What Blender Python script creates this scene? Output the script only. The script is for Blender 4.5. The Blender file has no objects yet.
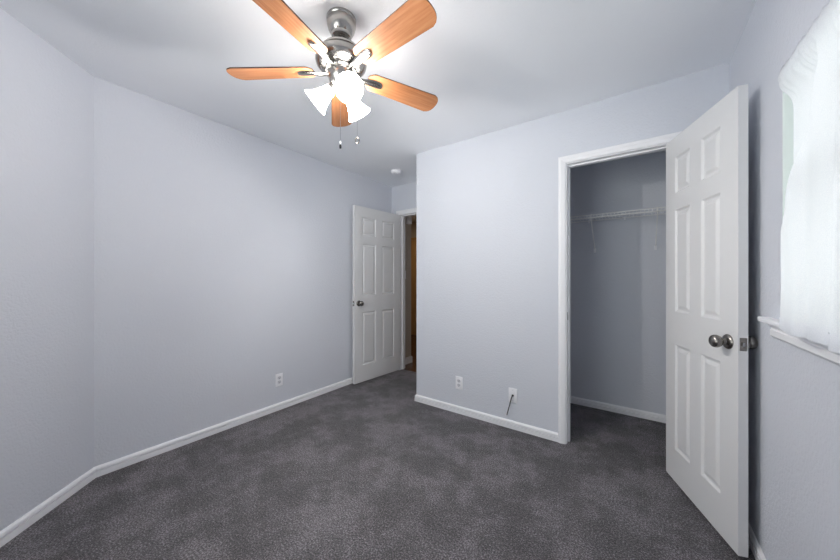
import bpy, bmesh, math, random
from mathutils import Vector, Matrix

random.seed(7)
R = math.radians
C = bpy.context.scene
COL = C.collection

# ------------------------------------------------------------------ camera
CAM_H = 1.21
YAW = 35.38
cam_d = bpy.data.cameras.new('camera')
cam = bpy.data.objects.new('camera', cam_d)
COL.objects.link(cam)
cam.location = (0, 0, CAM_H)
cam.rotation_euler = (R(90), 0, R(YAW))
cam_d.sensor_width = 36.0
cam_d.lens = 36.0 * 305.0 / 840.0
cam_d.shift_y = -1.5 / 840.0
cam_d.clip_start = 0.01
C.camera = cam

# ------------------------------------------------------------------ world, light, exposure
SKY = (1.0, 0.985, 0.975)
SKY_SHADE_SIDE = 1.9      # sky seen through the curtained window
SKY_FILL_SIDE = 5.6        # sky raised as fill light through the added window behind the camera
SHADE_GLOW = 50.0
BULB_WATTS = 18.0
HALL_POWER = 5.0
EXPOSURE = 0.06
WN2 = (-1.62, -0.52, 0.62, 2.12)    # opening of the added window behind the camera: x0, x1, z0, z1
world = bpy.data.worlds.new('World')
C.world = world
world.use_nodes = True
wnt = world.node_tree
bg = wnt.nodes['Background']
bg.inputs['Color'].default_value = (*SKY, 1)
wtc = wnt.nodes.new('ShaderNodeTexCoord')
wsx = wnt.nodes.new('ShaderNodeSeparateXYZ')
wmr = wnt.nodes.new('ShaderNodeMapRange')
wmr.interpolation_type = 'SMOOTHSTEP'
wmr.inputs['From Min'].default_value = 0.10
wmr.inputs['From Max'].default_value = -0.55
wnt.links.new(wtc.outputs['Generated'], wsx.inputs[0])
wnt.links.new(wsx.outputs['Y'], wmr.inputs['Value'])
wgr = wnt.nodes.new('ShaderNodeMapRange')      # invented bright ground below to lift the ceiling, softer sky above
wgr.inputs['From Min'].default_value = 0.12
wgr.inputs['From Max'].default_value = -0.10
wgr.inputs['To Min'].default_value = 0.75
wgr.inputs['To Max'].default_value = 1.3
wnt.links.new(wsx.outputs['Z'], wgr.inputs['Value'])
wg2 = wnt.nodes.new('ShaderNodeMath'); wg2.operation = 'MULTIPLY'
wnt.links.new(wgr.outputs['Result'], wg2.inputs[0])
wg2.inputs[1].default_value = SKY_FILL_SIDE
wmu = wnt.nodes.new('ShaderNodeMix')
wnt.links.new(wmr.outputs['Result'], wmu.inputs[0])
wmu.inputs[2].default_value = SKY_SHADE_SIDE
wnt.links.new(wg2.outputs[0], wmu.inputs[3])
wnt.links.new(wmu.outputs[0], bg.inputs['Strength'])


def portal(name, loc, rot, sx, sy):
    """sampling guide for the daylight that enters through a window opening; gives no light of its own"""
    l = bpy.data.lights.new(name, 'AREA')
    l.shape = 'RECTANGLE'
    l.size, l.size_y = sx, sy
    l.cycles.is_portal = True
    o = bpy.data.objects.new(name, l)
    COL.objects.link(o)
    o.location = loc
    o.rotation_euler = rot


portal('window_portal', ((WN2[0] + WN2[1]) / 2, -0.70, (WN2[2] + WN2[3]) / 2), (R(90), 0, 0), WN2[1] - WN2[0], WN2[3] - WN2[2])
portal('window_portal', (0.60, 1.0425, 1.4875), (R(90), 0, R(90)), 1.245, .885)
hl = bpy.data.lights.new('hall_lamp', 'AREA')
hl.energy = HALL_POWER
hl.size = 0.3
hl.color = (1.0, 0.78, 0.52)
hlo = bpy.data.objects.new('hall_lamp', hl)
COL.objects.link(hlo)
hlo.location = (-3.3, 4.5, 2.40)
C.view_settings.view_transform = 'Standard'
C.view_settings.look = 'None'
C.view_settings.exposure = EXPOSURE
C.view_settings.gamma = 1.0
C.view_settings.use_curve_mapping = False
C.cycles.max_bounces = 14
C.cycles.diffuse_bounces = 10
C.cycles.transmission_bounces = 8
C.cycles.transparent_max_bounces = 12
C.cycles.use_denoising = True
C.cycles.sample_clamp_indirect = 6.0


# ------------------------------------------------------------------ materials
def srgb(r, g, b):
    def f(c):
        c /= 255.0
        return c / 12.92 if c <= 0.04045 else ((c + 0.055) / 1.055) ** 2.4
    return (f(r), f(g), f(b), 1.0)


def mat(name, col, rough=0.6, metal=0.0, spec=0.5):
    m = bpy.data.materials.new(name)
    m.use_nodes = True
    nt = m.node_tree
    p = nt.nodes['Principled BSDF']
    p.inputs['Base Color'].default_value = col
    p.inputs['Roughness'].default_value = rough
    p.inputs['Metallic'].default_value = metal
    p.inputs['Specular IOR Level'].default_value = spec
    return m, nt, p


def coords(nt, scale=(1, 1, 1), space='Object'):
    tc = nt.nodes.new('ShaderNodeTexCoord')
    mp = nt.nodes.new('ShaderNodeMapping')
    mp.inputs['Scale'].default_value = scale
    nt.links.new(tc.outputs[space], mp.inputs['Vector'])
    return mp.outputs['Vector']


def noise(nt, vec, scale, detail=2.0, rough=0.5):
    n = nt.nodes.new('ShaderNodeTexNoise')
    n.inputs['Scale'].default_value = scale
    n.inputs['Detail'].default_value = detail
    n.inputs['Roughness'].default_value = rough
    nt.links.new(vec, n.inputs['Vector'])
    return n.outputs['Fac']


def ramp(nt, fac, stops):
    r = nt.nodes.new('ShaderNodeValToRGB')
    el = r.color_ramp.elements
    while len(el) < len(stops):
        el.new(0.5)
    for e, (pos, c) in zip(el, stops):
        e.position = pos
        e.color = c
    nt.links.new(fac, r.inputs['Fac'])
    return r.outputs['Color']


def bump(nt, p, height, strength, dist):
    b = nt.nodes.new('ShaderNodeBump')
    b.inputs['Strength'].default_value = strength
    b.inputs['Distance'].default_value = dist
    nt.links.new(height, b.inputs['Height'])
    nt.links.new(b.outputs['Normal'], p.inputs['Normal'])


def paint(name, col, rough=0.75, peel=0.7, scale=80.0):
    m, nt, p = mat(name, col, rough, 0, 0.25)
    v = coords(nt)
    n1 = noise(nt, v, scale, 3.0, 0.55)
    bump(nt, p, n1, peel, 0.004)
    return m


M_WALL = paint('wall_paint', srgb(211, 214, 222))
M_CEIL = paint('ceiling_paint', srgb(244, 246, 250), 0.8, 0.25, 110)
M_HALLWALL = paint('hall_wall_paint', srgb(190, 180, 168))
M_CLOSET = M_WALL


def satin(name, col, rough=0.38, spec=0.4):
    m, nt, p = mat(name, col, rough, 0, spec)
    n = noise(nt, coords(nt), 14, 2)
    mr = nt.nodes.new('ShaderNodeMapRange')
    mr.inputs['To Min'].default_value = rough - 0.04
    mr.inputs['To Max'].default_value = rough + 0.04
    nt.links.new(n, mr.inputs['Value'])
    nt.links.new(mr.outputs['Result'], p.inputs['Roughness'])
    return m


M_TRIM = satin('trim_white', srgb(240, 240, 243))
M_DOOR = satin('door_white', srgb(222, 222, 223), 0.42)
M_VINYL = satin('vinyl_white', srgb(226, 234, 232), 0.35)
M_PLASTIC = satin('plastic_white', srgb(242, 242, 246), 0.3)
M_PLASTIC_GREY = satin('plastic_pale_grey', srgb(212, 212, 220), 0.35)  # pale grey plastic of the receptacles, screws and test button
M_WIRE = satin('wire_white_coat', srgb(232, 232, 232), 0.35)
M_BLACK = satin('black_rubber', srgb(24, 24, 26), 0.45)
M_SLOT = satin('slot_dark', srgb(60, 60, 64), 0.6)
M_TAN = satin('tan_wood_paint', srgb(190, 152, 104), 0.5)


def brushed(name, col, rough):
    m, nt, p = mat(name, col, rough, 1.0)
    n = noise(nt, coords(nt, (1, 1, 40)), 3, 2)
    mr = nt.nodes.new('ShaderNodeMapRange')
    mr.inputs['To Min'].default_value = rough - 0.03
    mr.inputs['To Max'].default_value = rough + 0.03
    nt.links.new(n, mr.inputs['Value'])
    nt.links.new(mr.outputs['Result'], p.inputs['Roughness'])
    return m


M_NICKEL = brushed('brushed_nickel', srgb(170, 167, 163), 0.24)
M_PEWTER = brushed('satin_pewter', srgb(138, 134, 130), 0.26)
M_STEEL = brushed('chrome', srgb(200, 200, 202), 0.14)


def make_carpet():
    m, nt, p = mat('grey_carpet', srgb(90, 88, 90), 0.95, 0, 0.08)
    v = coords(nt)
    def mrange(fac, lo, hi):
        m_ = nt.nodes.new('ShaderNodeMapRange')
        m_.interpolation_type = 'SMOOTHSTEP'
        m_.inputs['From Min'].default_value = lo
        m_.inputs['From Max'].default_value = hi
        nt.links.new(fac, m_.inputs['Value'])
        return m_.outputs['Result']

    def madd(fac, k, add):
        m_ = nt.nodes.new('ShaderNodeMath'); m_.operation = 'MULTIPLY_ADD'
        m_.inputs[1].default_value = k
        nt.links.new(fac, m_.inputs[0])
        if isinstance(add, float):
            m_.inputs[2].default_value = add
        else:
            nt.links.new(add, m_.inputs[2])
        return m_.outputs[0]
    big = mrange(noise(nt, v, 3.4, 5, 0.6), 0.40, 0.60)      # patches where the pile lies differently
    mid = noise(nt, v, 13, 4, 0.7)
    fine = noise(nt, v, 130, 2, 0.9)
    tot = madd(fine, 1.0, madd(mid, 0.18, madd(big, 0.075, -0.128)))
    col = ramp(nt, tot, [(0.32, srgb(22, 21, 23)), (0.5, srgb(82, 78, 83)), (0.68, srgb(176, 169, 177))])
    nt.links.new(col, p.inputs['Base Color'])
    bump(nt, p, fine, 1.0, 0.02)
    p.inputs['Sheen Weight'].default_value = 0.25
    p.inputs['Sheen Roughness'].default_value = 0.6
    return m


M_CARPET = make_carpet()


def make_wood(name, c0, c1, c2, rough, sc=(2.2, 38, 38)):
    m, nt, p = mat(name, c1, rough, 0, 0.35)
    v = coords(nt, sc)
    n = noise(nt, v, 1.6, 6, 0.62)
    col = ramp(nt, n, [(0.28, c0), (0.5, c1), (0.72, c2)])
    nt.links.new(col, p.inputs['Base Color'])
    return m


M_BLADE = make_wood('blade_cherry_veneer', srgb(150, 94, 58), srgb(176, 116, 76), srgb(192, 136, 96), 0.45)
M_BLADE_EDGE = satin('blade_edge_dark', srgb(70, 44, 36), 0.5)


def make_planks():
    m, nt, p = mat('hall_plank_wood', srgb(92, 58, 40), 0.25, 0, 0.5)
    v = coords(nt, (1, 1, 1))
    br = nt.nodes.new('ShaderNodeTexBrick')
    br.inputs['Scale'].default_value = 4.0
    br.inputs['Brick Width'].default_value = 3.0
    br.inputs['Row Height'].default_value = 0.5
    br.inputs['Mortar Size'].default_value = 0.012
    br.inputs['Color1'].default_value = srgb(96, 66, 48)
    br.inputs['Color2'].default_value = srgb(76, 46, 32)
    br.inputs['Mortar'].default_value = srgb(36, 24, 18)
    nt.links.new(v, br.inputs['Vector'])
    nt.links.new(br.outputs['Color'], p.inputs['Base Color'])
    return m


M_PLANK = make_planks()


def make_shade_glass():
    m = bpy.data.materials.new('lit_frosted_glass')
    m.use_nodes = True
    nt = m.node_tree
    p = nt.nodes['Principled BSDF']
    p.inputs['Base Color'].default_value = srgb(250, 248, 244)
    p.inputs['Roughness'].default_value = 0.35
    n = noise(nt, coords(nt), 22, 2)
    col = ramp(nt, n, [(0.3, (1, 0.955, 0.90, 1)), (0.7, (1, 0.975, 0.935, 1))])
    nt.links.new(col, p.inputs['Emission Color'])
    p.inputs['Emission Strength'].default_value = SHADE_GLOW
    return m


M_SHADE = make_shade_glass()


def make_bulb():
    m, nt, p = mat('lit_bulb', srgb(255, 250, 240), 0.3)
    p.inputs['Emission Color'].default_value = (1, 0.96, 0.9, 1)
    p.inputs['Emission Strength'].default_value = SHADE_GLOW * 1.2
    return m


M_BULB = make_bulb()


def make_sheer():
    m = bpy.data.materials.new('sheer_white_fabric')
    m.use_nodes = True
    nt = m.node_tree
    nt.nodes.clear()
    out = nt.nodes.new('ShaderNodeOutputMaterial')
    d = nt.nodes.new('ShaderNodeBsdfDiffuse')
    t = nt.nodes.new('ShaderNodeBsdfTranslucent')
    tr = nt.nodes.new('ShaderNodeBsdfTransparent')
    v = coords(nt, (1, 1, 1))
    wv = noise(nt, v, 420, 1)
    col = ramp(nt, wv, [(0.3, srgb(236, 238, 244)), (0.7, srgb(246, 247, 250))])
    nt.links.new(col, d.inputs['Color'])
    nt.links.new(col, t.inputs['Color'])
    m1 = nt.nodes.new('ShaderNodeMixShader'); m1.inputs['Fac'].default_value = 0.38
    m2 = nt.nodes.new('ShaderNodeMixShader'); m2.inputs['Fac'].default_value = 0.10
    nt.links.new(d.outputs[0], m1.inputs[1])
    nt.links.new(t.outputs[0], m1.inputs[2])
    nt.links.new(m1.outputs[0], m2.inputs[1])
    nt.links.new(tr.outputs[0], m2.inputs[2])
    nt.links.new(m2.outputs[0], out.inputs['Surface'])
    return m


M_SHEER = make_sheer()


def make_pane():
    m = bpy.data.materials.new('window_glass')
    m.use_nodes = True
    nt = m.node_tree
    nt.nodes.clear()
    out = nt.nodes.new('ShaderNodeOutputMaterial')
    tr = nt.nodes.new('ShaderNodeBsdfTransparent'); tr.inputs['Color'].default_value = (.95, .985, .975, 1)
    gl = nt.nodes.new('ShaderNodeBsdfGlossy'); gl.inputs['Roughness'].default_value = .02
    fr = nt.nodes.new('ShaderNodeFresnel')
    mx = nt.nodes.new('ShaderNodeMixShader')
    nt.links.new(fr.outputs[0], mx.inputs[0])
    nt.links.new(tr.outputs[0], mx.inputs[1])
    nt.links.new(gl.outputs[0], mx.inputs[2])
    nt.links.new(mx.outputs[0], out.inputs['Surface'])
    return m


M_PANE = make_pane()


# ------------------------------------------------------------------ mesh helpers
class MB:
    """collects shapes, then links them as ONE mesh object"""
    def __init__(self):
        self.v, self.f, self.mi = [], [], []

    def add(self, verts, faces, mi=0, T=None):
        o = len(self.v)
        for p in verts:
            p = Vector(p)
            self.v.append(T @ p if T is not None else p)
        for f in faces:
            self.f.append([i + o for i in f])
            self.mi.append(mi)
        return self

    def box(self, x0, y0, z0, x1, y1, z1, mi=0, T=None):
        vs = [(x0, y0, z0), (x1, y0, z0), (x1, y1, z0), (x0, y1, z0), (x0, y0, z1), (x1, y0, z1), (x1, y1, z1), (x0, y1, z1)]
        fs = [(0, 3, 2, 1), (4, 5, 6, 7), (0, 1, 5, 4), (1, 2, 6, 5), (2, 3, 7, 6), (3, 0, 4, 7)]
        return self.add(vs, fs, mi, T)

    def rbox(self, x0, y0, z0, x1, y1, z1, r=0.002, mi=0, T=None):
        bm = bmesh.new()
        bmesh.ops.create_cube(bm, size=1.0)
        for v in bm.verts:
            v.co = Vector(((x0 + x1) / 2 + v.co.x * (x1 - x0), (y0 + y1) / 2 + v.co.y * (y1 - y0), (z0 + z1) / 2 + v.co.z * (z1 - z0)))
        bmesh.ops.bevel(bm, geom=bm.edges[:], offset=r, segments=2, profile=0.5, affect='EDGES')
        bm.verts.index_update()
        self.add([v.co.copy() for v in bm.verts], [[v.index for v in f.verts] for f in bm.faces], mi, T)
        bm.free()
        return self

    def lathe(self, prof, n=32, mi=0, T=None):
        """prof: (r, z) from one end to the other about local z"""
        vs, fs = [], []
        rings = []
        for r, z in prof:
            if r < 1e-6:
                rings.append([len(vs)]); vs.append((0, 0, z))
            else:
                s = len(vs)
                for k in range(n):
                    a = 2 * math.pi * k / n
                    vs.append((r * math.cos(a), r * math.sin(a), z))
                rings.append(list(range(s, s + n)))
        for a, b in zip(rings, rings[1:]):
            for k in range(n):
                k2 = (k + 1) % n
                if len(a) == 1 and len(b) == 1:
                    continue
                if len(a) == 1:
                    fs.append((a[0], b[k2], b[k]))
                elif len(b) == 1:
                    fs.append((a[k], a[k2], b[0]))
                else:
                    fs.append((a[k], a[k2], b[k2], b[k]))
        return self.add(vs, fs, mi, T)

    def tube(self, pts, r, n=8, mi=0, T=None):
        pts = [Vector(p) for p in pts]
        rs = r if isinstance(r, (list, tuple)) else [r] * len(pts)
        vs, fs = [], []
        prev = None
        for i, p in enumerate(pts):
            t = (pts[min(i + 1, len(pts) - 1)] - pts[max(i - 1, 0)]).normalized()
            if prev is None:
                up = Vector((0, 0, 1)) if abs(t.z) < 0.9 else Vector((1, 0, 0))
                u = t.cross(up).normalized()
            else:
                u = (prev - t * prev.dot(t)).normalized()
            prev = u
            w = t.cross(u)
            for k in range(n):
                a = 2 * math.pi * k / n
                vs.append(p + (u * math.cos(a) + w * math.sin(a)) * rs[i])
        for i in range(len(pts) - 1):
            for k in range(n):
                k2 = (k + 1) % n
                fs.append((i * n + k, i * n + k2, (i + 1) * n + k2, (i + 1) * n + k))
        fs.append(list(range(n))[::-1])
        fs.append([(len(pts) - 1) * n + k for k in range(n)])
        return self.add(vs, fs, mi, T)

    def prism(self, poly, h0, h1, mi=0, T=None):
        """poly in xy, extruded in z"""
        n = len(poly)
        vs = [(x, y, h0) for x, y in poly] + [(x, y, h1) for x, y in poly]
        fs = [list(range(n))[::-1], [n + i for i in range(n)]]
        fs += [(i, (i + 1) % n, n + (i + 1) % n, n + i) for i in range(n)]
        return self.add(vs, fs, mi, T)

    def sweep2(self, a, b, na, nb, prof, mi=0):
        """profile (offset, z) swept from a to b on the floor plan; na, nb: offset directions (mitred) at each end"""
        n = len(prof)
        vs = [(a[0] + na[0] * o, a[1] + na[1] * o, z) for o, z in prof] + [(b[0] + nb[0] * o, b[1] + nb[1] * o, z) for o, z in prof]
        fs = [(i, (i + 1) % n, n + (i + 1) % n, n + i) for i in range(n)]
        fs += [list(range(n))[::-1], [n + i for i in range(n)]]
        return self.add(vs, fs, mi)

    def build(self, name, m, parent=None, smooth=False, angle=35, weld=False, recalc=True):
        me = bpy.data.meshes.new(name)
        me.from_pydata([tuple(v) for v in self.v], [], self.f)
        ms = m if isinstance(m, (list, tuple)) else [m]
        for x in ms:
            me.materials.append(x)
        for poly, k in zip(me.polygons, self.mi):
            poly.material_index = k
        bm = bmesh.new(); bm.from_mesh(me)
        if weld:
            bmesh.ops.remove_doubles(bm, verts=bm.verts[:], dist=1e-5)
        if recalc:
            bmesh.ops.recalc_face_normals(bm, faces=bm.faces[:])
        bm.to_mesh(me); bm.free()
        if smooth:
            me.shade_smooth()
            me.set_sharp_from_angle(angle=R(angle))
        me.update()
        o = bpy.data.objects.new(name, me)
        COL.objects.link(o)
        if parent is not None:
            o.parent = parent
        return o


def tag(o, label=None, cat=None, kind=None, group=None):
    for k, x in (('label', label), ('category', cat), ('kind', kind), ('group', group)):
        if x:
            o[k] = x
    return o


def empty(name, loc, rz=0.0):
    o = bpy.data.objects.new(name, None)
    COL.objects.link(o)
    o.location = loc
    o.rotation_euler = (0, 0, rz)
    o.empty_display_size = 0.1
    return o


def struct(o, label, cat):
    return tag(o, label, cat, 'structure')


# ------------------------------------------------------------------ the room
H = 2.44
XL, XR = -2.69, 0.431        # wall with the open entry door / window wall
YC = 2.44                    # wall with the closet
XN = -1.775                  # corner of the nook
YE = 3.13                    # wall with the entry doorway
YB = -0.55                   # wall behind the camera
CH = (XL, 0.365)             # ends of the angled wall
CH2 = (-1.775, -0.55)
YK = 3.28                    # closet back
XKL = -1.665                 # closet side
TW = 0.11


def wall(name, p0, p1, out, holes, label, m=M_WALL, th=TW, z1=H, ext=(0, 0)):
    """wall whose inner face runs p0 -> p1; `out` = unit vector away from the room; holes = (s0, s1, z0, z1)"""
    p0, p1, out = Vector((*p0, 0)), Vector((*p1, 0)), Vector((*out, 0))
    L = (p1 - p0).length
    d = (p1 - p0) / L
    T = Matrix(((d.x, out.x, 0, p0.x), (d.y, out.y, 0, p0.y), (0, 0, 1, 0), (0, 0, 0, 1)))
    mb = MB()
    xs = sorted({-ext[0], L + ext[1], *[h[0] for h in holes], *[h[1] for h in holes]})
    zs = sorted({0.0, z1, *[h[2] for h in holes], *[h[3] for h in holes]})
    for a, b in zip(xs, xs[1:]):
        for c, e in zip(zs, zs[1:]):
            mx, mz = (a + b) / 2, (c + e) / 2
            if any(h[0] < mx < h[1] and h[2] < mz < h[3] for h in holes):
                continue
            mb.box(a, 0, c, b, th, e, 0, T)
    # drop the internal faces between neighbouring cells
    o = mb.build(name, m, weld=True)
    bm = bmesh.new(); bm.from_mesh(o.data)
    seen = {}
    for f in bm.faces:
        seen.setdefault(tuple(round(x, 4) for x in f.calc_center_median()), []).append(f)
    dead = [f for fs in seen.values() if len(fs) > 1 for f in fs]
    bmesh.ops.delete(bm, geom=dead, context='FACES_ONLY')
    bmesh.ops.recalc_face_normals(bm, faces=bm.faces[:])
    bm.to_mesh(o.data); bm.free()
    struct(o, label, 'wall')
    return o


# openings
DE0, DE1, DH = -2.545, -1.790, 2.047      # entry doorway in X, head height
DK0, DK1 = -0.415, 0.186                  # closet doorway in X
WY0, WY1, WZ0, WZ1 = 0.42, 1.665, 1.045, 1.93   # window opening

floor_o = MB().prism([(XR, YB), (XR, YC), (XR + .0, YK), (XKL, YK), (XKL, YC + TW), (XN, YC + TW), (XN, YE + .05), (XL, YE + .05), CH, CH2], -0.06, 0.0).build('floor', M_CARPET)
struct(floor_o, 'mottled dark grey carpet covering the bedroom and closet floor', 'floor')
hall_floor = MB().box(-5.0, YE + 0.05, -0.06, -1.5, 5.4, -0.004).build('floor_hall', M_PLANK)
struct(hall_floor, 'brown wood plank floor beyond the entry doorway', 'floor')
ceil_o = MB().box(-5.2, YB - .2, H, XR + .2, 5.5, H + .1).build('ceiling', M_CEIL)
struct(ceil_o, 'pale flat ceiling above the fan', 'ceiling')

wall('wall_left', CH, (XL, YE), (-1, 0), [], 'long pale blue grey wall with one power outlet, running to the entry door', ext=(0.045, TW))
s2 = math.sqrt(0.5)
wall('wall_corner', CH, CH2, (-s2, -s2), [], 'short angled pale wall section without any outlet', ext=(0.0, 0.0))
wall('wall_back', CH2, (XR, YB), (0, -1), [(WN2[0] - CH2[0], WN2[1] - CH2[0], WN2[2], WN2[3])], 'wall opposite the closet wall', ext=(0.045, TW))
LR = 2.44 - YB
wall('wall_right', (XR, YB), (XR, YK), (1, 0), [(WY0 - YB, WY1 - YB, WZ0, WZ1)], 'blue grey wall with the curtained window', th=0.14, ext=(0, TW))
wall('wall_closet', (XN + TW, YC), (XR, YC), (0, 1), [(DK0 - .018 - XN - TW, DK1 + .018 - XN - TW, -1, DH + .018)], 'pale blue grey wall holding the closet doorway', ext=(TW, 0))
wall('wall_nook', (XN, YC + TW), (XN, YE), (1, 0), [], 'short wall between entry nook and closet', ext=(0, TW))
wall('wall_entry', (XL, YE), (XN, YE), (0, 1), [(DE0 - .018 - XL, DE1 + .0149 - XL, -1, DH + .018)], 'small wall above and around the entry doorway', ext=(0, 0))
wall('wall_closet_back', (XKL, YK), (XR, YK), (0, 1), [], 'blue grey wall inside the closet behind the wire shelf', ext=(TW, 0))
wall('wall_hall_left', (-2.665, YE + TW), (-2.665, 3.53), (-1, 0), [], 'dim taupe hall wall with chime box and light switch', M_HALLWALL)
wall('wall_hall_side', (-5.0, 3.42), (-2.775, 3.42), (0, 1), [], 'hall wall turning away past the corner', M_HALLWALL)
wall('wall_hall_right', (-1.62, YK + TW), (-1.62, 5.3), (1, 0), [], 'hall wall across from the chime box', M_HALLWALL, ext=(0.04, 0.1))
wall('wall_hall_end', (-5.0, 5.3), (-1.62, 5.3), (0, 1), [], 'warm tan wall at the far end of the hall', M_HALLWALL, ext=(.1, 0))
wall('wall_hall_far_side', (-5.0, 3.42), (-5.0, 5.3), (-1, 0), [], 'end wall of the hall out of sight', M_HALLWALL)

# ------------------------------------------------------------------ baseboards
BP = [(0, 0), (.0140, 0), (.0140, .033), (.0010, .0332), (.0010, .0418), (.0138, .0420), (.0125, .053), (.006, .0615), (.0, .064)]


def mitre(pm, p, pn):
    """offset vector (to the left of travel) at corner p between pm->p and p->pn"""
    a = (Vector(p) - Vector(pm)).normalized(); b = (Vector(pn) - Vector(p)).normalized()
    na, nb = Vector((-a.y, a.x)), Vector((-b.y, b.x))
    m = (na + nb)
    return m / (1 + na.dot(nb))


ring = [(XR, YB), (XR, YC), (XN, YC), (XN, YE), (XL, YE), CH, CH2]
names = {0: ('baseboard_right', 'white baseboard under the window wall'), 1: ('baseboard_closet_wall', 'white baseboard below the two plates on the closet wall'),
         2: ('baseboard_nook', 'white baseboard on the short nook wall'), 4: ('baseboard_left', 'white baseboard below the long wall with the outlet'),
         5: ('baseboard_corner', 'white baseboard below the short angled wall'), 6: ('baseboard_back', 'white baseboard opposite the closet wall')}
CAS = 0.051
for i, (nm, lb) in names.items():
    n = len(ring)
    a, b = ring[i], ring[(i + 1) % n]
    na, nb = mitre(ring[i - 1], a, b), mitre(a, b, ring[(i + 2) % n])
    mb = MB()
    d = (Vector(b) - Vector(a)).normalized(); nl = Vector((-d.y, d.x))
    if i == 1:
        mb.sweep2(a, (DK1 + CAS + .012, YC), na, nl, BP)
        mb.sweep2((DK0 - CAS + .003, YC), b, nl, nb, BP)
    else:
        mb.sweep2(a, b, na, nb, BP)
    struct(mb.build(nm, M_TRIM), lb, 'baseboard')
cb = MB()
cr = [(XR, YC + TW), (XR, YK), (XKL, YK), (XKL, YC + TW)]
cb.sweep2(cr[0], cr[1], Vector((-1, 0)), mitre(cr[0], cr[1], cr[2]), BP)
cb.sweep2(cr[1], cr[2], mitre(cr[0], cr[1], cr[2]), mitre(cr[1], cr[2], cr[3]), BP)
cb.sweep2(cr[2], cr[3], mitre(cr[1], cr[2], cr[3]), Vector((1, 0)), BP)
struct(cb.build('baseboard_closet', M_TRIM), 'cream white baseboard inside the closet', 'baseboard')
hb = MB()
HB = [(0, -.004), (.014, -.004), (.014, .075), (.008, .088), (0, .09)]
hp = [(-2.665, YE + TW + .0), (-2.665, 3.53), (-2.8, 3.53)]
hb.sweep2(hp[0], hp[1], Vector((1, 0)), Vector((1, 1)), HB)
hb.sweep2(hp[1], (-5.0, 3.53), Vector((1, 1)), Vector((0, 1)), HB)
struct(hb.build('baseboard_hall', M_TRIM), 'white baseboard wrapping the hall wall corner', 'baseboard')

# ------------------------------------------------------------------ doorway trim: jamb + casing + stop
CP = [(0, 0), (0, .009), (.006, .013), (.012, .014), (.023, .0155), (.027, .0185), (.044, .018), (.049, .015), (.051, .011), (.051, 0)]   # across width, thickness


def casing(mb, x0, x1, zt, y, ny, left=True, right=True, head_x=None):
    """profiled casing round an opening x0..x1, head zt, on the wall face y; ny = +-1 outward direction"""
    rv = 0.006
    n = len(CP)

    def leg(xin, sgn, ztop):
        vs = []
        for w, t in CP:
            vs.append((xin + sgn * w, y + ny * t, 0.0))
        for w, t in CP:
            vs.append((xin + sgn * w, y + ny * t, ztop + w))
        fs = [(i, (i + 1) % n, n + (i + 1) % n, n + i) for i in range(n)] + [list(range(n)), [n + i for i in range(n)][::-1]]
        mb.add(vs, fs)
    if left:
        leg(x0 - rv, -1, zt + rv)
    if right:
        leg(x1 + rv, 1, zt + rv)
    vs = []
    for w, t in CP:
        vs.append((x0 - rv - (w if left else 0), y + ny * t, zt + rv + w))
    for w, t in CP:
        vs.append(((x1 + rv + (w if right else 0)) if head_x is None else head_x, y + ny * t, zt + rv + w))
    fs = [(i, (i + 1) % n, n + (i + 1) % n, n + i) for i in range(n)] + [list(range(n)), [n + i for i in range(n)][::-1]]
    mb.add(vs, fs)


def jamb(mb, x0, x1, zt, y0, y1, th=.018, thr=None):
    thr = th if thr is None else thr
    mb.box(x0 - th, y0, 0, x0, y1, zt + th)
    mb.box(x1, y0, 0, x1 + thr, y1, zt + th)
    mb.box(x0, y0, zt, x1, y1, zt + th)


# closet doorway
t1 = MB()
casing(t1, DK0, DK1, DH, YC, -1)
jamb(t1, DK0, DK1, DH, YC - .001, YC + TW + .001)
casing_closet = t1.build('trim_1', M_TRIM)
struct(casing_closet, 'white profiled casing and jamb around the closet doorway', 'door frame')
st = MB()
st.box(DK0, YC + .040, 0, DK0 + .011, YC + .075, DH)
st.box(DK1 - .011, YC + .040, 0, DK1, YC + .075, DH)
st.box(DK0 + .011, YC + .040, DH - .011, DK1 - .011, YC + .075, DH)
st.build('door_stop', M_TRIM, casing_closet)
sp = MB()
sp.rbox(DK0 - .0005, YC + .008, .905, DK0 + .0016, YC + .034, .962, .0006)
o = sp.build('strike_plate', M_PEWTER, casing_closet)
o['label'] = 'dark metal strike plate'
# entry doorway
t2 = MB()
casing(t2, DE0, DE1, DH, YE, -1, True, False, XN - .0005)
jamb(t2, DE0, DE1, DH, YE - .001, YE + TW + .001, thr=.0145)
casing_entry = t2.build('trim_2', M_TRIM)
struct(casing_entry, 'white casing and jamb around the entry doorway', 'door frame')
st = MB()
st.box(DE0, YE + .040, 0, DE0 + .011, YE + .075, DH)
st.box(DE1 - .011, YE + .040, 0, DE1, YE + .075, DH)
st.box(DE0 + .011, YE + .040, DH - .011, DE1 - .011, YE + .075, DH)
st.build('door_stop', M_TRIM, casing_entry)


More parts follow.
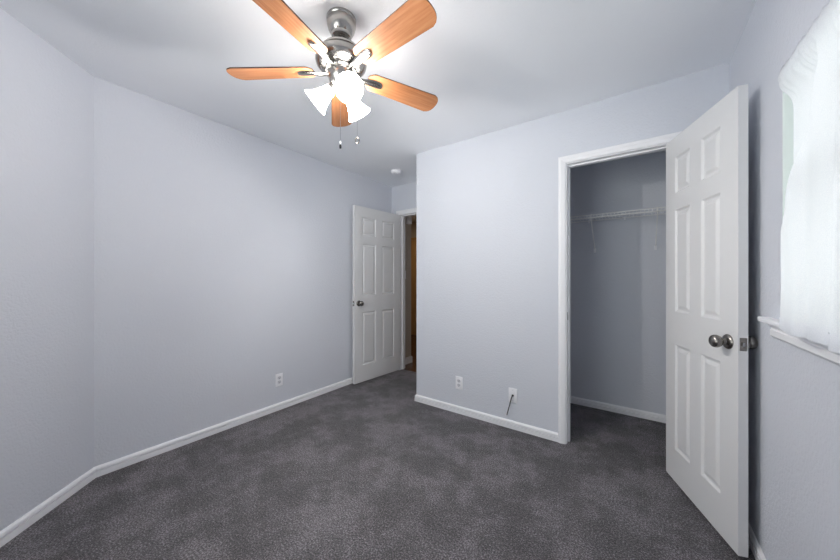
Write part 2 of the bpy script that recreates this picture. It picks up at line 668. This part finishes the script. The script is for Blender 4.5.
# ------------------------------------------------------------------ six panel doors
def door_mesh(w, h, t, xs_panels, zs_panels):
    """slab from x 0..w, z 0..h, y 0..t with moulded raised panels on both faces"""
    mb = MB()
    xb = sorted({0, w, *[x for p in xs_panels for x in p]})
    zb = sorted({0, h, *[z for p in zs_panels for z in p]})
    for yf, s in ((0.0, 1), (t, -1)):      # s: direction into the slab
        for a, b in zip(xb, xb[1:]):
            for c, e in zip(zb, zb[1:]):
                if (a, b) in xs_panels and (c, e) in zs_panels:
                    rings = [(0, 0), (.004, .0025), (.010, .0085), (.016, .0095), (.020, .0095), (.036, .0025), (.039, .002)]
                    vs, fs = [], []
                    for ins, dep in rings:
                        y = yf + s * dep
                        vs += [(a + ins, y, c + ins), (b - ins, y, c + ins), (b - ins, y, e - ins), (a + ins, y, e - ins)]
                    for k in range(len(rings) - 1):
                        for q in range(4):
                            q2 = (q + 1) % 4
                            fs.append((k * 4 + q, k * 4 + q2, k * 4 + 4 + q2, k * 4 + 4 + q))
                    k = (len(rings) - 1) * 4
                    fs.append((k, k + 1, k + 2, k + 3))
                    mb.add(vs, fs)
                else:
                    mb.add([(a, yf, c), (b, yf, c), (b, yf, e), (a, yf, e)], [(0, 1, 2, 3)])
    for c, e in zip(zb, zb[1:]):
        mb.add([(0, 0, c), (0, t, c), (0, t, e), (0, 0, e)], [(0, 1, 2, 3)])
        mb.add([(w, 0, c), (w, t, c), (w, t, e), (w, 0, e)], [(0, 1, 2, 3)])
    for a, b in zip(xb, xb[1:]):
        mb.add([(a, 0, 0), (b, 0, 0), (b, t, 0), (a, t, 0)], [(0, 1, 2, 3)])
        mb.add([(a, 0, h), (b, 0, h), (b, t, h), (a, t, h)], [(0, 1, 2, 3)])
    return mb


ZP = [(.190, .810), (1.000, 1.600), (1.695, 1.910)]
ROSE = [(0, 0), (.033, 0), (.0335, .003), (.031, .007), (.024, .011), (.014, .013), (.012, .016), (.0115, .024)]
KNOB = [(.0115, .022), (.016, .026), (.0245, .033), (.0285, .042), (.0290, .050), (.0265, .058), (.019, .064), (.009, .0665), (0, .067)]


def knob(parent, x, y, z, sy, name='knob', squash=1.0, m=M_PEWTER):
    T = Matrix.Translation((x, y, z)) @ Matrix.Rotation(R(90 if sy < 0 else -90), 4, 'X') @ Matrix.Scale(squash, 4, (0, 0, 1))
    k = MB().lathe(KNOB, 28, 0, T).build(name, m, parent, True, 50)
    MB().lathe(ROSE, 28, 0, T).build('rosette', m, k, True, 30)
    return k


def hang_door(name, w, h, t, pivot, u, side, label, panels, knob_z, backset, squash):
    mb = door_mesh(w, h, t, panels, ZP)
    if side < 0:
        mb.v = [Vector((p.x, -p.y, p.z)) for p in mb.v]
    o = mb.build(name, M_DOOR, weld=True)
    o.location = (*pivot, 0.014)
    o.rotation_euler = (0, 0, math.atan2(u[1], u[0]))
    struct(o, label, 'door')
    kz = knob_z - 0.020
    knob(o, w - backset, 0, kz, -side, squash=squash[0])
    knob(o, w - backset, side * t, kz, side, squash=squash[1])
    lp = MB()
    ym = side * t / 2
    lp.rbox(w - .0012, ym - .0125, kz - .028, w + .0016, ym + .0125, kz + .028, .0006)
    plate = lp.build('latch_plate', M_PEWTER, o)
    MB().prism([(w, ym - .006), (w + .0085, ym - .006), (w + .010, ym - .003), (w + .003, ym + .006), (w, ym + .006)], kz - .0085, kz + .0085).build('latch_bolt', M_STEEL, plate)
    # hinges on the edge that meets the jamb
    for hz in (.18, 1.02, 1.83):
        hb = MB()
        yk = side * t
        hb.rbox(-.0022, min(0.004 * side, yk), hz - .044, .0004, max(0.004 * side, yk), hz + .044, .0006)
        for q in range(5):
            hb.lathe([(0, 0), (.0052, 0), (.0052, .0166), (0, .0166)], 12, 0, Matrix.Translation((-.003, yk + side * .003, hz - .044 + q * .0178)))
        hb.build('hinge', M_PEWTER, o, True, 40)
    return o


uK = Vector((.3557 - .147, 1.8716 - 2.437)).normalized()
hang_door('door_1', .602, 2.028, .035, (.149, 2.432), uK, 1, 'white six-panel closet door standing open beside the window wall', [(.100, .250), (.345, .490)], .932, .060, (1, .95))
uE = Vector((-2.597 + 2.536, 2.389 - 3.114)).normalized()
hang_door('door_2', .740, 2.028, .035, (-2.535, 3.118), uE, -1, 'white six-panel entry door swung open against the long wall', [(.110, .322), (.418, .632)], .932, .060, (1, .68))

# ------------------------------------------------------------------ hall beyond the doorway
d3 = door_mesh(.76, 2.03, .035, [(.11, .33), (.43, .65)], ZP).build('door_3', M_TAN, weld=True)
d3.location = (-4.30, 5.255, 0.0)
struct(d3, 'tan door at the end of the hall', 'door')
t3 = MB()
casing(t3, -4.30, -3.54, 2.035, 5.3, -1)
struct(t3.build('trim_3', M_TAN), 'tan casing around the hall door', 'door frame')
ch = MB().rbox(-2.665, 3.415, 1.985, -2.618, 3.485, 2.105, .004).build('door_chime', M_PLASTIC)
tag(ch, 'small white chime box high on the dim hall wall', 'door chime')
sw = MB().rbox(-2.665, 3.330, 1.205, -2.659, 3.402, 1.322, .002).build('light_switch', M_PLASTIC)
tag(sw, 'pale light switch plate on the dim hall wall', 'light switch')
MB().rbox(-2.660, 3.361, 1.250, -2.650, 3.371, 1.277, .001).build('toggle', M_PLASTIC, sw)

# ------------------------------------------------------------------ window
win = empty('window_1', (XR, WY1, WZ0))
struct(win, 'bright window behind the sheer curtain, with white sill', 'window')


def wpart(mb, name, m):
    o = mb.build(name, m)
    o.parent = win
    o.location = (-XR, -WY1, -WZ0)
    return o


fx0, fx1 = XR + .065, XR + .12
fr = MB()
fw = .045
fr.rbox(fx0, WY0, WZ0, fx1, WY0 + fw, WZ1, .003)
fr.rbox(fx0, WY1 - fw, WZ0, fx1, WY1, WZ1, .003)
fr.rbox(fx0, WY0 + fw, WZ0, fx1, WY1 - fw, WZ0 + fw, .003)
fr.rbox(fx0, WY0 + fw, WZ1 - fw, fx1, WY1 - fw, WZ1, .003)
wpart(fr, 'window_frame', M_VINYL)
zm = (WZ0 + WZ1) / 2
sash = MB()
sash.rbox(fx0 + .005, WY0 + fw, zm - .02, fx1 - .01, WY1 - fw, zm + .02, .003)
wpart(sash, 'meeting_rail', M_VINYL)
pn = MB()
pn.box(fx0 + .028, WY0 + fw, WZ0 + fw, fx0 + .032, WY1 - fw, zm - .02)
pn.box(fx0 + .028, WY0 + fw, zm + .02, fx0 + .032, WY1 - fw, WZ1 - fw)
wpart(pn, 'pane', M_PANE)
lin = MB()
lin.box(XR + .0005, WY1 - .006, WZ0, fx0, WY1, WZ1)
lin.box(XR + .0005, WY0, WZ0, fx0, WY0 + .006, WZ1)
lin.box(XR + .0005, WY0 + .006, WZ1 - .006, fx0, WY1 - .006, WZ1)
wpart(lin, 'reveal_lining', M_VINYL)
sl = MB()
SX0 = XR - .036
sl.rbox(SX0, WY0 - .12, WZ0 - .006, XR, WY1 + .12, WZ0 + .014, .005)
sl.rbox(XR - .01, WY0 + .001, WZ0 - .006, fx0, WY1 - .001, WZ0 + .014, .002)
wpart(sl, 'sill', M_TRIM)
ap = MB()
apf = [(0, 0), (.012, 0), (.016, .006), (.016, .026), (.012, .030), (.012, .036), (.018, .040), (.018, .049), (0, .049)]
n = len(apf)
vs = [(XR - o_, WY0 - .06, WZ0 - .055 + z) for o_, z in apf] + [(XR - o_, WY1 + .06, WZ0 - .055 + z) for o_, z in apf]
ap.add(vs, [(i, (i + 1) % n, n + (i + 1) % n, n + i) for i in range(n)] + [list(range(n)), [n + i for i in range(n)]])
wpart(ap, 'apron', M_TRIM)

# invented window behind the camera, added to let in fill light
win_added = empty('window_added', (WN2[0], YB, WN2[2]))
struct(win_added, 'added unseen window for fill light, opposite the closet wall', 'window')
f2 = MB()
a0, a1, b0, b1 = 0, WN2[1] - WN2[0], 0, WN2[3] - WN2[2]
for q in ((a0, b0, a0 + fw, b1), (a1 - fw, b0, a1, b1), (a0 + fw, b0, a1 - fw, b0 + fw), (a0 + fw, b1 - fw, a1 - fw, b1), (a0 + fw, (b0 + b1) / 2 - .02, a1 - fw, (b0 + b1) / 2 + .02)):
    f2.rbox(q[0], -.10, q[1], q[2], -.05, q[3], .003)
f2.build('window_frame', M_VINYL, win_added)
MB().box(a0 + fw, -.076, b0 + fw, a1 - fw, -.072, (b0 + b1) / 2 - .02).box(a0 + fw, -.076, (b0 + b1) / 2 + .02, a1 - fw, -.072, b1 - fw).build('pane', M_PANE, win_added)
MB().rbox(a0 - .05, -.05, -.02, a1 + .05, .035, 0, .004).build('sill', M_TRIM, win_added)

# curtain rod: thin rod returning to the wall at both ends
RZ, RX = 1.922, XR - .0115
ry0, ry1 = WY0 - .03, WY1 - .034
RC = .008


def rod_xy(d):
    """point at distance d along the rod from its far wall end: (x, y)"""
    a = RX + RC
    straight = XR - .002 - a
    if d < straight:
        return XR - .002 - d, ry1
    d -= straight
    arc = RC * math.pi / 2
    if d < arc:
        t = d / RC
        return a - RC * math.sin(t), ry1 - RC + RC * math.cos(t)
    return RX, ry1 - RC - (d - arc)


LROD = (XR - .002 - RX - RC) + RC * math.pi / 2 + (ry1 - RC - ry0)
rod = MB()
rod.tube([(*rod_xy(d), RZ) for d in [k * .002 for k in range(16)] + [.04 + k * (LROD - .04) / 12 for k in range(13)]], .0035, 10)
rod_o = rod.build('curtain_rod', M_VINYL, None, True)
tag(rod_o, 'thin white curtain rod above the window', 'curtain rod')
b = MB().rbox(XR - .012, ry1 - .008, RZ - .030, XR - .0002, ry1 + .008, RZ + .004, .002)
o = b.build('rod_bracket', M_SLOT, rod_o, True)
o['label'] = 'dark metal rod bracket'
b = MB().rbox(XR - .030, ry0 - .010, RZ - .012, XR - .0002, ry0 + .008, RZ + .012, .002)
b.build('rod_bracket', M_SLOT, rod_o, True)


def smooth(t):
    t = max(0.0, min(1.0, t))
    return t * t * (3 - 2 * t)


def lerp(a, b, t):
    return a + (b - a) * t


def make_curtain():
    """sheer panel: a pocket round the rod, then one gathered sheet; s runs along the rod from its far end, q runs down"""
    mb = MB()
    NS, NQ = 420, 70
    zbot = WZ0 + .003
    ztop = RZ - .012
    W = NS + 1
    verts = []
    # the pocket: a gathered sleeve round the rod with a small header above
    sect = [(-.0005, .030), (-.005, .016), (-.0085, .006), (-.0090, -.004), (-.007, -.013)]
    back = [(.005, -.013), (.0075, -.002), (.0065, .008), (.002, .019)]
    rows = [('p', c) for c in back[::1]] + [('p', c) for c in sect] + [('q', j / NQ) for j in range(1, NQ + 1)]
    for kind, c in rows:
        for i in range(W):
            s = i / NS
            d = s * LROD
            rx, ry = rod_xy(d)
            x2, y2 = rod_xy(d + .002)
            tx, ty = x2 - rx, y2 - ry
            l = math.hypot(tx, ty) or 1
            nx, ny = ty / l, -tx / l           # points into the room
            gather = math.sin(s * 230 + 3 * math.sin(s * 37)) * .0022 + .0015 * math.sin(s * 96 + 1)
            ruf = smooth(d / .05)
            if kind == 'p':
                off, dz = c
                o_ = -off + (gather * ruf if off < 0 else 0)
                verts.append((min(rx + nx * o_, XR - .001), ry + ny * o_, RZ + dz + (.0035 * math.sin(s * 60) + .002 * math.sin(s * 133) if dz > .025 else 0)))
                continue
            q = c
            z = lerp(RZ - .013, zbot, q)
            # far edge drifts a little inward, then flares forward over the sill
            ey = lerp(ry1 - .006, 1.588, smooth(q / .14))
            ey = lerp(ey, 1.460, smooth((q - .35) / .58))
            ex = lerp(XR - .002, XR + .006, smooth(q / .15))
            ex = lerp(ex, XR - .058, smooth((q - .50) / .5))
            # front fold line: falls from far along the rod to the edge
            yf = lerp(1.335, 1.545, smooth(q / .62))
            # position along y
            y = lerp(ey, ry0 + .006, s ** 1.0)
            fx = lerp(RX - .008, XR - .058, smooth((q - .25) / .75))
            k = smooth((yf + .012 - y) / .030)
            x = lerp(ex, fx, max(k, smooth((q - .62) / .3)))
            if q < .10:
                x = lerp(rx + nx * .008, x, smooth(q / .10))
                y = lerp(ry + ny * .008, y, smooth(q / .10))
            amp = .003 + .008 * smooth((q - .05) / .5)
            ph = s * 52 + 1.2 * math.sin(s * 17 + 2.0 * q) + .6 * math.sin(s * 41)
            wv = math.sin(ph) * amp * (.45 + .55 * math.sin(s * 9.0 + 1.0) ** 2) * smooth((ey - y) / .12)
            fine_ = gather * (1 - smooth(q / .16)) * ruf
            x += wv + fine_
            if y > WY1 - .012 or z > WZ1 - .01:
                x = min(x, XR - .0008)
            z += (q ** 8) * (.003 * math.sin(s * 24 + 2.5) - .004 * smooth((s - .1) / .25))
            verts.append((x, y, z))
    n = len(rows)
    faces = [(j * W + i, j * W + i + 1, (j + 1) * W + i + 1, (j + 1) * W + i) for j in range(n - 1) for i in range(NS)]
    # the back of the pocket is sewn to the front below the rod
    mb.add(verts, faces)
    o = mb.build('sheer_curtain', M_SHEER, None, True, 180)
    return o, W, n


cur, W, NR = make_curtain()
tag(cur, 'white sheer curtain gathered on the rod over the window', 'curtain')
# doubled hem along the bottom
hem = MB()
me = cur.data
vs = []
for j in (NR - 4, NR - 3, NR - 2, NR - 1):
    for i in range(W):
        c = me.vertices[j * W + i].co
        vs.append((c.x - .002, c.y, c.z))
hem.add(vs, [(j * W + i, j * W + i + 1, (j + 1) * W + i + 1, (j + 1) * W + i) for j in range(3) for i in range(W - 1)])
hem.build('hem', M_SHEER, cur, True, 180)

# ------------------------------------------------------------------ closet wire shelf
SZ, SY0, SY1 = 1.752, 2.972, YK - .006
shelf = empty('wire_shelf', ((XKL + XR) / 2, YK, SZ))
tag(shelf, 'white wire shelf on braces along the closet back wall', 'shelf')


def spart(mb, name, m=M_WIRE, parent=shelf, sm=True):
    off = -(Vector(shelf.location))
    mb.v = [p + off for p in mb.v]
    return mb.build(name, m, parent, sm)


dk = MB()
xa, xb = XKL + .006, XR - .006
k = xa + .01
while k < xb:
    dk.tube([(k, SY1, SZ + .003), (k, SY0 + .004, SZ + .003), (k, SY0 + .0005, SZ - .001), (k, SY0, SZ - .020)], .0013, 5)
    k += .0254
spart(dk, 'deck_wires')
rl = MB()
for yy, zz, rr in ((SY1, SZ, .0040), (SY0, SZ + .001, .0042), (SY0 + .001, SZ - .021, .0040), ((SY0 + SY1) / 2, SZ, .0030)):
    rl.tube([(xa, yy, zz), (xb, yy, zz)], rr, 8)
spart(rl, 'rails')
for bx in (-.318, .132, -.95):
    br = MB()
    br.tube([(bx, YK - .008, 1.478), (bx, YK - .012, 1.486), (bx, SY0 + .004, SZ - .030), (bx, SY0 - .003, SZ - .022), (bx, SY0 - .004, SZ - .002), (bx, SY0 + .002, SZ + .006)], .0044, 8)
    b = spart(br, 'brace')
    cl = MB()
    cl.rbox(bx - .009, YK - .013, 1.452, bx + .009, YK - .0002, 1.492, .002)
    spart(cl, 'wall_clip', M_PLASTIC, b)
for bx in (-.365, -.085, .25, -.70, -1.25):
    cl = MB()
    cl.rbox(bx - .006, YK - .014, SZ - .020, bx + .006, YK - .0002, SZ + .008, .002)
    spart(cl, 'back_clip', M_PLASTIC)
for bx in (-.235, .10, -.62):
    cl = MB()
    cl.rbox(bx - .0035, SY0 - .0035, SZ - .024, bx + .0035, SY0 + .0035, SZ + .005, .0012)
    spart(cl, 'front_clip', M_PLASTIC)


# ------------------------------------------------------------------ wall plates
def T_wall(x, y, z, face):
    """local x = along the wall, local y = out of the wall, local z up"""
    return Matrix.Translation((x, y, z)) @ Matrix.Rotation(face, 4, 'Z')


def outlet(name, x, y, z, face, label):
    root = empty(name, (x, y, z), face)
    tag(root, label, 'outlet', None, None)
    MB().rbox(-.035, 0, -.0575, .035, .006, .0575, .0022).build('cover_plate', M_PLASTIC, root, True)
    for s in (1, -1):
        rc = MB()
        poly = []
        for k in range(24):
            a = 2 * math.pi * k / 24
            px, pz = .0172 * math.cos(a), .0172 * math.sin(a)
            poly.append((px, max(-.0140, min(.0140, pz))))
        n = len(poly)
        vs = [(px, .0055, pz + s * .0195) for px, pz in poly] + [(px * .96, .0085, pz * .96 + s * .0195) for px, pz in poly]
        rc.add(vs, [(i, (i + 1) % n, n + (i + 1) % n, n + i) for i in range(n)] + [[n + i for i in range(n)]])
        r = rc.build('receptacle', M_PLASTIC_GREY, root)
        sl_ = MB()
        for sx in (-.0063, .0063):
            sl_.box(sx - .0012, .0080, s * .0195 - .001, sx + .0012, .0088, s * .0195 + .0075)
        sl_.lathe([(0, 0), (.0027, 0), (.0027, .001), (0, .001)], 10, 0, Matrix.Translation((0, .0080, s * .0195 - .0075)) @ Matrix.Rotation(R(-90), 4, 'X'))
        sl_.build('slots', M_SLOT, r)
    MB().lathe([(0, 0), (.0035, 0), (.003, .0012), (0, .0015)], 12, 0, Matrix.Translation((0, .006, 0)) @ Matrix.Rotation(R(-90), 4, 'X')).build('screw', M_PLASTIC_GREY, root)
    return root


outlet('power_outlet', XL, 1.541, .276, R(-90), 'white duplex outlet low on the long wall near the entry door')
outlet('power_outlet', -1.300, YC, .272, R(180), 'white duplex outlet on the closet wall beside the nook corner')
cp = empty('cable_plate', (-.8126, YC, .268), R(180))
tag(cp, 'white wall plate with a black cable coming out, beside the closet door', 'wall plate')
MB().rbox(-.035, 0, -.0575, .035, .006, .0575, .0022).build('cover_plate', M_PLASTIC, cp, True)
MB().lathe([(.0045, 0), (.0085, 0), (.0085, .003), (.0045, .003)], 16, 0, Matrix.Translation((0, .005, 0)) @ Matrix.Rotation(R(-90), 4, 'X')).build('bushing', M_BLACK, cp, True)
for s in (1, -1):
    MB().lathe([(0, 0), (.0035, 0), (.003, .0012), (0, .0015)], 12, 0, Matrix.Translation((0, .006, s * .042)) @ Matrix.Rotation(R(-90), 4, 'X')).build('screw', M_PLASTIC_GREY, cp)
# black coaxial cable hanging from the plate
px, py, pz = -.8126, YC - .0075, .268
ctrl = [(px, py, pz), (px - .0005, py - .006, pz - .001), (px - .001, py - .022, pz - .008), (px - .003, py - .038, pz - .028), (px - .008, py - .044, pz - .055), (px - .017, py - .046, pz - .090), (px - .028, py - .046, pz - .135)]
fine = []
for i in range(len(ctrl) - 1):
    p0, p1, p2, p3 = (Vector(ctrl[max(0, min(len(ctrl) - 1, i + k))]) for k in (-1, 0, 1, 2))
    for q in range(6):
        t = q / 6
        fine.append(.5 * ((2 * p1) + (p2 - p0) * t + (2 * p0 - 5 * p1 + 4 * p2 - p3) * t * t + (3 * p1 - p0 - 3 * p2 + p3) * t ** 3))
fine.append(Vector(ctrl[-1]))
cab = MB().tube(fine, .0044, 10).build('cable', M_BLACK, cp, True)
cab['label'] = 'black coaxial cable'
e = fine[-1]; dd = (fine[-1] - fine[-2]).normalized()
cn = MB()
cn.tube([e - dd * .004, e + dd * .012], .0052, 10)
cn.tube([e + dd * .012, e + dd * .020], .0012, 6)
con = cn.build('connector', M_STEEL, cab, True)
for o in (cab,):
    o.matrix_parent_inverse = Matrix.LocRotScale(cp.location, cp.rotation_euler, None).inverted()

# ------------------------------------------------------------------ smoke detector
sd = empty('smoke_detector', (-2.24, 2.69, H))
tag(sd, 'small round white smoke detector on the ceiling near the entry door', 'smoke detector')
MB().lathe([(0, 0), (.066, 0), (.066, -.006), (.062, -.009), (.056, -.010)], 36).build('mounting_base', M_PLASTIC, sd, True, 30)
MB().lathe([(.058, -.009), (.0585, -.020), (.053, -.030), (.040, -.0365), (.018, -.039), (0, -.039)], 36).build('sensor_cover', M_PLASTIC, sd, True, 30)
MB().lathe([(.0, -.0385), (.008, -.0385), (.0075, -.042), (0, -.0425)], 16, 0, Matrix.Translation((.018, -.015, .0008))).build('test_button', M_PLASTIC_GREY, sd, True, 40)

# ------------------------------------------------------------------ ceiling fan
FX, FY = -1.1405, .963
fan = empty('ceiling_fan', (FX, FY, H))
tag(fan, 'brushed nickel ceiling fan with five wooden blades and lit glass shades', 'ceiling fan')
Z = lambda z: z - H
canopy = MB().lathe([(0, 0), (.066, 0), (.068, -.004), (.068, -.012), (.0655, -.016), (.0655, -.020), (.067, -.024), (.066, -.034), (.060, -.056), (.050, -.074), (.047, -.078), (.047, -.083), (.044, -.090), (.034, -.096), (.022, -.098), (.020, -.094)], 48).build('canopy', M_NICKEL, fan, True, 28)
MB().lathe([(.0, -.085), (.0125, -.085), (.0125, -.118), (.020, -.120), (.024, -.126), (.024, -.142), (0, -.142)], 24).build('downrod', M_NICKEL, fan, True, 28)
MB().lathe([(0, -.132), (.026, -.133), (.060, -.137), (.082, -.146), (.091, -.156), (.092, -.164), (.088, -.168), (.080, -.170), (.080, -.176), (.100, -.180), (.112, -.186), (.117, -.196),
            (.118, -.210), (.114, -.222), (.102, -.234), (.086, -.241), (.070, -.244), (0, -.244)], 56).build('motor_housing', M_NICKEL, fan, True, 28)
MB().lathe([(0, -.240), (.072, -.240), (.074, -.243), (.074, -.252), (.068, -.256), (.062, -.257), (.062, -.260), (.064, -.264), (.063, -.276), (.056, -.298), (.045, -.318), (.040, -.324), (.034, -.326), (.030, -.334), (.018, -.342), (.008, -.346), (.007, -.352), (0, -.354)], 48).build('switch_housing', M_NICKEL, fan, True, 28)

# blades: x runs outward; +y edge is the lower one
BR0, BR1, BZ = .130, .541, 2.190
PITCH = R(12)


def blade_outline():
    pts = []
    hw0, hw1 = .050, .062
    pts.append((BR0 + .016, -hw0 + .004)); pts.append((BR0 + .030, -hw0 - .001))
    for k in range(1, 9):
        t = k / 8
        pts.append((BR0 + .03 + (BR1 - .040 - BR0 - .03) * t, -(hw0 + (hw1 - hw0) * t) - .001))
    for k in range(1, 16):       # shallow rounded tip with tight corners
        u = -1 + 2 * k / 16
        pts.append((BR1 - .040 + .040 * (1 - abs(u) ** 2.6) ** .62, (hw1 + .001) * u))
    for k in range(8, 0, -1):
        t = k / 8
        pts.append((BR0 + .03 + (BR1 - .040 - BR0 - .03) * t, (hw0 + (hw1 - hw0) * t) + .001))
    pts.append((BR0 + .030, hw0 + .001)); pts.append((BR0 + .016, hw0 - .004))
    pts.append((BR0, hw0 - .022)); pts.append((BR0, -hw0 + .022))
    return pts


bmb = MB()
poly = blade_outline()
n = len(poly)
Tp = Matrix.Translation((0, 0, Z(BZ))) @ Matrix.Rotation(-PITCH, 4, 'X')
vs = [(x, y, 0) for x, y in poly] + [(x, y, .0055) for x, y in poly]
bmb.add(vs, [list(range(n))[::-1], [n + i for i in range(n)]], 0, Tp)
bmb.add(vs, [(i, (i + 1) % n, n + (i + 1) % n, n + i) for i in range(n)], 1, Tp)
blade0 = bmb.build('blade', [M_BLADE, M_BLADE_EDGE], fan, weld=True)


def blade_iron():
    """arm from the hub to a rounded, dished tongue under the blade"""
    mb = MB()
    prof = [(.060, .011, .000), (.078, .012, -.004), (.098, .0125, -.006), (.118, .0135, -.004), (.135, .015, -.001), (.155, .0165, .0), (.175, .0170, .0), (.192, .0160, 0), (.203, .0120, .0), (.209, .0060, .0005)]
    base = Z(BZ) - .002
    vs = []
    for x, hw, dz in prof:
        tw = math.sin(-PITCH) * smooth((x - .075) / .055)
        for fy, fz in ((-1, .0), (-.75, -.0055), (-.3, -.0082), (.3, -.0082), (.75, -.0055), (1, .0), (.5, .0015), (-.5, .0015)):
            y = hw * 1.25 * fy
            vs.append((x, y, base + dz + fz - .0005 + y * tw))
    fs = []
    for i in range(len(prof) - 1):
        for k in range(8):
            fs.append((i * 8 + k, i * 8 + (k + 1) % 8, (i + 1) * 8 + (k + 1) % 8, (i + 1) * 8 + k))
    fs.append(list(range(8))); fs.append([(len(prof) - 1) * 8 + k for k in range(8)])
    mb.add(vs, fs)
    return mb


iron0 = blade_iron().build('blade_iron', M_NICKEL, blade0, True, 40)
A0 = -4.5
blade0.rotation_euler = (0, 0, R(A0))
for q in range(1, 5):
    b = blade0.copy(); COL.objects.link(b); b.parent = fan
    b.rotation_euler = (0, 0, R(A0 + 72 * q + (0, 0, 0, 1.5, -2.5)[q]))
    i2 = iron0.copy(); COL.objects.link(i2); i2.parent = b

# three lamps
SHP = [(.022, .000), (.026, .004), (.0285, .014), (.031, .030), (.036, .050), (.044, .072), (.054, .092), (.0635, .106), (.0665, .111), (.0665, .113), (.0640, .1125), (.0520, .092), (.042, .072), (.034, .050), (.029, .030), (.0265, .014), (.023, .006)]
AX = R(40)
for q, ang in enumerate((215, 335, 95)):
    dh = Vector((math.cos(R(ang)), math.sin(R(ang)), 0))
    ax = (dh * math.cos(AX) + Vector((0, 0, -math.sin(AX)))).normalized()
    neck = dh * .046 + Vector((0, 0, Z(2.110)))
    rot = Vector((0, 0, 1)).rotation_difference(ax).to_matrix().to_4x4()
    T = Matrix.Translation(neck) @ rot @ Matrix.Scale(.93, 4)
    arm = MB()
    arm.tube([dh * .030 + Vector((0, 0, Z(2.142))), dh * .040 + Vector((0, 0, Z(2.134))), neck - ax * .012], .009, 12)
    arm.lathe([(0, -.018), (.018, -.018), (.024, -.012), (.0265, .000), (.0265, .010), (.0245, .010), (.0, .004)], 24, 0, T)
    s_ = arm.build('lamp_socket', M_NICKEL, fan, True, 35)
    g = MB().lathe(SHP, 36, 0, T).build('lamp_shade', M_SHADE, fan, True, 60)
    g['label'] = 'glowing frosted glass bell shade'
    bl = MB().lathe([(0, .012), (.012, .012), (.013, .028), (.020, .044), (.0245, .058), (.024, .070), (.017, .082), (.008, .087), (0, .088)], 20, 0, T)
    bl.build('bulb', M_BULB, g, True, 60)
    # the light of this bulb that leaves through the mouth of its shade
    ld = bpy.data.lights.new('bulb_light', 'SPOT')
    ld.energy = BULB_WATTS
    ld.color = (1, 0.965, 0.92)
    ld.spot_size = R(150)
    ld.spot_blend = 0.45
    ld.shadow_soft_size = 0.022
    lo = bpy.data.objects.new('bulb_light', ld)
    COL.objects.link(lo)
    lo.parent = fan
    lo.location = neck + ax * .092
    lo.rotation_euler = Vector((0, 0, -1)).rotation_difference(ax).to_euler()

# pull chains
rgt = Vector((math.cos(R(YAW)), math.sin(R(YAW)), 0))
away = Vector((-math.sin(R(YAW)), math.cos(R(YAW)), 0))
c1 = rgt * .003 - away * .030
pc = MB()
pc.tube([(c1.x, c1.y, Z(2.125)), (c1.x, c1.y, Z(1.848))], .0011, 6)
p1 = pc.build('pull_chain', M_STEEL, fan, True)
fb = MB().lathe([(0, .0), (.0035, -.002), (.0045, -.010), (.004, -.018), (.0028, -.020)], 14, 0, Matrix.Translation((c1.x, c1.y, Z(1.850)))).build('chain_collar', M_PLASTIC, p1, True)
MB().lathe([(0, -.018), (.0045, -.019), (.0055, -.027), (.0045, -.036), (0, -.038)], 14, 0, Matrix.Translation((c1.x, c1.y, Z(1.850)))).build('chain_fob', M_BLACK, p1, True)
c2 = rgt * .073 + away * .01
pc = MB()
pc.tube([tuple(rgt * .05 + away * .008 + Vector((0, 0, Z(2.13)))), tuple(rgt * .064 + away * .01 + Vector((0, 0, Z(2.11)))), (c2.x, c2.y, Z(2.09)), (c2.x, c2.y, Z(1.884))], .0008, 6)
p2 = pc.build('pull_chain', M_STEEL, fan, True)
fo = MB()
tor = []
for k in range(21):
    a = 2 * math.pi * k / 20
    tor.append(Vector((c2.x, c2.y, Z(1.868))) + rgt * .0085 * math.sin(a) + Vector((0, 0, .013 * math.cos(a))))
fo.tube(tor, .0028, 8)
fo.lathe([(0, .004), (.0025, .003), (.003, -.002), (0, -.004)], 12, 0, Matrix.Translation((c2.x, c2.y, Z(1.884))))
fo.build('chain_fob', M_PEWTER, p2, True)
